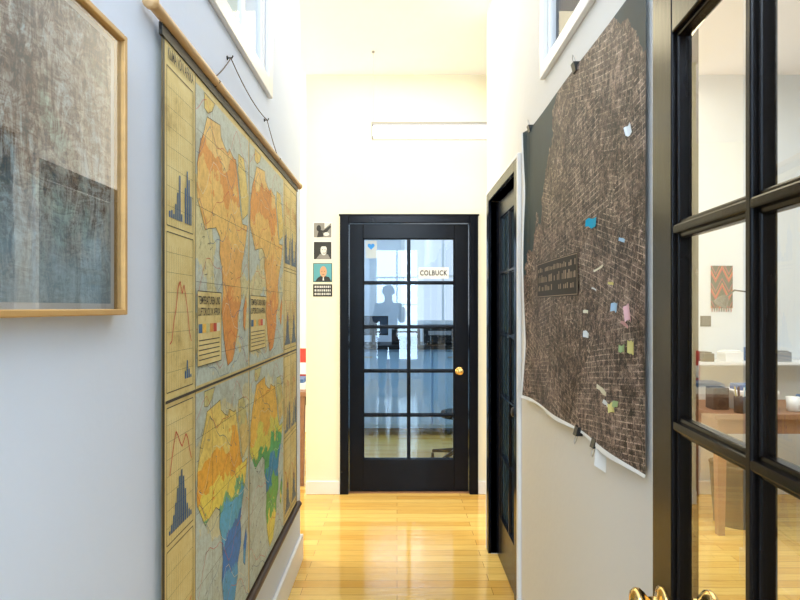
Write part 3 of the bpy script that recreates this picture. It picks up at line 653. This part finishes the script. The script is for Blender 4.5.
def printer(x,y,z,w,h):
    mb=MB(); mb.box(x-w/2,x+w/2,y-.15,y+.15,z,z+h); mb.box(x-w/2+.03,x+w/2-.03,y-.13,y+.13,z+h,z+h+.02); mb.box(x-w/2+.04,x+w/2-.04,y-.20,y-.15,z+.02,z+.035); mb.box(x-w/2+.05,x+w/2-.05,y-.155,y-.149,z+h*.55,z+h*.8,1)
    mb.build('printer',['plastic','greyplastic'],bevel=.006,label='black office printer on counter',cat='printer',group='printers on the office counter')
printer(.10,6.65,1.0,.32,.17); printer(.48,6.65,1.0,.36,.19)
CX,CY=.56,5.35
mb=MB(); mb.lathe((CX,CY,.06),(0,0,1),[(0,.03),(.20,.03),(.22,.02),(.34,.02)],12)
o=mb.build('office_stool',['blackmetal'],label='low black office stool on castors',cat='stool')
q=MB()
for i in range(5):
    a=i*2*math.pi/5+.3; q.tube([(CX,CY,.10),(CX+.24*math.cos(a),CY+.24*math.sin(a),.075)],[.025,.014],8); q.lathe((CX+.24*math.cos(a)-.012,CY+.24*math.sin(a),.03),(1,0,0),[(0,.028),(.002,.03),(.022,.03),(.024,.028)],14)
q.build('wheel_base',['plastic'],o)
q=MB(); q.lathe((CX,CY,.40),(0,0,1),[(0,.12),(.005,.15),(.04,.16),(.06,.15),(.065,.10)],28); q.build('seat',['plastic'],o)
def bigwin(name,x0,x1,z0,z1,y,sgn,em,nd):
    mb=MB()
    for (p,q_,r,s_) in ((x0-.05,x0,z0-.05,z1+.05),(x1,x1+.05,z0-.05,z1+.05),(x0,x1,z0-.05,z0),(x0,x1,z1,z1+.05)): mb.box(p,q_,y,y+.03*sgn,r,s_)
    for i in range(1,nd+1):
        z=z0+(z1-z0)*i/(nd+1); mb.box(x0,x1,y+.005*sgn,y+.025*sgn,z-.015,z+.015)
    mb.box((x0+x1)/2-.015,(x0+x1)/2+.015,y+.005*sgn,y+.025*sgn,z0,z1)
    w=mb.build(name,['white'],kind='structure')
    mb=MB(); mb.quad((x0,y+.004*sgn,z0),(x1,y+.004*sgn,z0),(x1,y+.004*sgn,z1),(x0,y+.004*sgn,z1)); mb.build('glass',[em],w)
bigwin('window_3',.1,1.1,1.25,2.4,7.6,-1,emis('daylit_pane_office',(.80,.90,1),1.4),1)
bigwin('window_4',-.40,.40,.40,2.55,-2.6,1,emis('daylit_pane_back',(.55,.78,1),14.0),3)

# ---------------------------------------------------------------- photographer behind the camera (seen reflected in the door glass)
def skin_obj(name,pts,edges,radii,mt,parent=None,root=0,sub=2,origin=None):
    o=Vector(origin or (0,0,0))
    me=bpy.data.meshes.new(name); me.from_pydata([Vector(p)-o for p in pts],edges,[])
    ob=bpy.data.objects.new(name,me); bpy.context.collection.objects.link(ob); ob.location=o
    ob.modifiers.new('skin','SKIN')
    for i,r in enumerate(radii):
        sv=me.skin_vertices[0].data[i]; sv.radius=(r,r) if not isinstance(r,tuple) else r; sv.use_root=(i==root)
    if sub: 
        sb=ob.modifiers.new('sub','SUBSURF'); sb.levels=sub; sb.render_levels=sub
    me.materials.append(M[mt] if isinstance(mt,str) else mt)
    if parent: ob.parent=parent; ob.location=o-Vector(parent.location)
    return ob
PX,PY=-.14,-.46
m_skin=mat('skin_tone',(.30,.17,.12),.5); m_jk=mat('dark_jacket',(.012,.013,.018),.8); m_tr=mat('dark_trousers',(.010,.012,.02),.85); m_hair=mat('dark_hair',(.015,.010,.008),.6)
def arm(s): return [(PX+s*.175,PY,1.44),(PX+s*.215,PY+.06,1.19),(s*.125,-.14,1.375)]
pts=[(PX,PY,.95),(PX,PY-.01,1.15),(PX,PY,1.38),(PX,PY,1.50),(PX,PY+.02,1.57),(PX,PY+.03,1.66),(PX,PY+.02,1.72)]
rad=[(.14,.11),(.12,.10),(.145,.10),.055,(.065,.075),(.078,.09),(.065,.075)]
edges=[(0,1),(1,2),(2,3),(3,4),(4,5),(5,6)]
for s in (-1,1):
    b0=len(pts); pts+=arm(s); rad+=[.060,.042,.028]; edges+=[(2,b0),(b0,b0+1),(b0+1,b0+2)]
    hb=len(pts); w=Vector(pts[-1]); base=w+Vector((-s*.018,.042,.02)); pts.append(tuple(base)); rad.append((.032,.018)); edges.append((b0+2,hb))
    for k in range(4):
        f=len(pts)
        pts+= [tuple(base+Vector((-s*.006,.026,.024-.016*k))),tuple(base+Vector((-s*.022-(s*.003*(k%2)),.046,.022-.016*k)))]; rad+=[.009,.0075]; edges+=[(hb,f),(f,f+1)]
    f=len(pts); pts+=[tuple(w+Vector((-s*.035,.03,-.022))),tuple(w+Vector((-s*.048,.045,-.022)))]; rad+=[.011,.009]; edges+=[(hb,f),(f,f+1)]
    l=len(pts); pts+=[(PX+s*.09,PY,.88),(PX+s*.10,PY+.01,.50),(PX+s*.105,PY,.09),(PX+s*.11,PY+.14,.035)]; rad+=[.090,.058,.042,.034]; edges+=[(0,l),(l,l+1),(l+1,l+2),(l+2,l+3)]
person=skin_obj('person',pts,edges,rad,m_skin,origin=(PX,PY,0))
person['label']='standing person in dark jacket holding up a small camera'; person['category']='person'
jp=[(PX,PY,.88),(PX,PY-.01,1.15),(PX,PY,1.38),(PX,PY,1.475)]; jr=[(.160,.130),(.140,.120),(.165,.120),.075]; je=[(0,1),(1,2),(2,3)]
for s in (-1,1):
    a=arm(s); b0=len(jp); jp+=[a[0],a[1],tuple(Vector(a[2])*.9+Vector(a[1])*.1)]; jr+=[.075,.056,.040]; je+=[(2,b0),(b0,b0+1),(b0+1,b0+2)]
skin_obj('jacket',jp,je,jr,m_jk,person,origin=(PX,PY,.8))
tp=[(PX,PY,.97)]; tr=[(.155,.125)]; te=[]
for s in (-1,1):
    b0=len(tp); tp+=[(PX+s*.09,PY,.86),(PX+s*.10,PY+.01,.50),(PX+s*.105,PY,.10)]; tr+=[.104,.074,.060]; te+=[(0,b0),(b0,b0+1),(b0+1,b0+2)]
skin_obj('trousers',tp,te,tr,m_tr,person,origin=(PX,PY,.05))
q=MB(); q.lathe((PX,PY-.005,1.64),(0,-.15,1),[(0,.098),(.03,.104),(.07,.100),(.11,.080),(.135,.045),(.145,.0)],20); q.build('hair',[m_hair],person)
for s in (-1,1):
    a=PX+s*.105
    q=MB(); q.add([(a-.05,PY-.10,0),(a+.05,PY-.10,0),(a+.055,PY+.17,0),(a-.045,PY+.17,0),(a-.045,PY-.09,.10),(a+.045,PY-.09,.10),(a+.05,PY+.16,.05),(a-.04,PY+.16,.05)],
      [(0,3,2,1),(4,5,6,7),(0,1,5,4),(1,2,6,5),(2,3,7,6),(3,0,4,7)]); q.build('shoe',['plastic'],person,bevel=.015)
mb=MB(); mb.box(-.056,.056,-.085,-.045,1.365,1.455); mb.box(-.025,.025,-.085,-.05,1.455,1.475)
cmr=mb.build('camera',['plastic'],bevel=.006,label='small black camera held up in both hands',cat='camera')
mb=MB(); mb.lathe((0,-.045,1.41),(0,1,0),[(0,.03),(.028,.03),(.030,.026),(.020,.02)],24); mb.build('lens',['blackmetal'],cmr)

# ---------------------------------------------------------------- lights
def area(name,loc,rot,sx,sy,e,col):
    l=bpy.data.lights.new(name,'AREA'); l.shape='RECTANGLE'; l.size=sx; l.size_y=sy; l.energy=e; l.color=col
    o=bpy.data.objects.new(name,l); bpy.context.collection.objects.link(o); o.location=loc; o.rotation_euler=rot
    return o
area('cool_fill_light',(0,-.9,3.12),(math.radians(25),0,0),.9,1.6,72,(.77,.88,1))  # added cool fill standing in for daylight from behind the camera
area('corridor_fill_light',(0,1.7,3.16),(0,0,0),.9,3.0,13,(.97,.98,1))  # added overhead fill for the corridor, no fixture modelled
area('warm_hall_fill_light',(0,3.75,3.15),(0,0,0),1.0,.7,12,(1,.89,.58))  # added warm fill that brightens the hall end beyond the tube lamp
area('cross_hall_fill_right',(1.6,3.9,3.1),(0,0,0),1.2,.6,13.5,(1,.92,.70))  # added warm fill for the right arm of the cross hall
area('side_room_fill_light',(-3.4,4.4,2.0),(0,math.radians(-90),0),1.8,2.2,125,(1,.95,.84))  # added fill inside the side room, aimed at the bright far end
area('studio_fill_light',(2.4,1.8,3.1),(0,0,0),2.2,3.0,90,(.88,.95,1))  # added fill to light the studio, not a fixture
area('office_fill_light',(.6,5.8,3.1),(0,0,0),1.6,1.6,50,(.70,.86,1))  # added bluish fill standing in for daylight in the office
W=bpy.data.worlds.new('World'); S.world=W; W.use_nodes=True
bg=W.node_tree.nodes['Background']; bg.inputs[0].default_value=(.62,.80,1,1); bg.inputs[1].default_value=1.3

# ---------------------------------------------------------------- camera
cam=bpy.data.cameras.new('Camera'); co=bpy.data.objects.new('Camera',cam); bpy.context.collection.objects.link(co)
co.location=(0,0,1.41); co.rotation_euler=(math.radians(90),0,0)
cam.sensor_width=36; cam.lens=36*580/800; cam.shift_x=.00375; cam.shift_y=.010; cam.clip_start=.02
S.camera=co
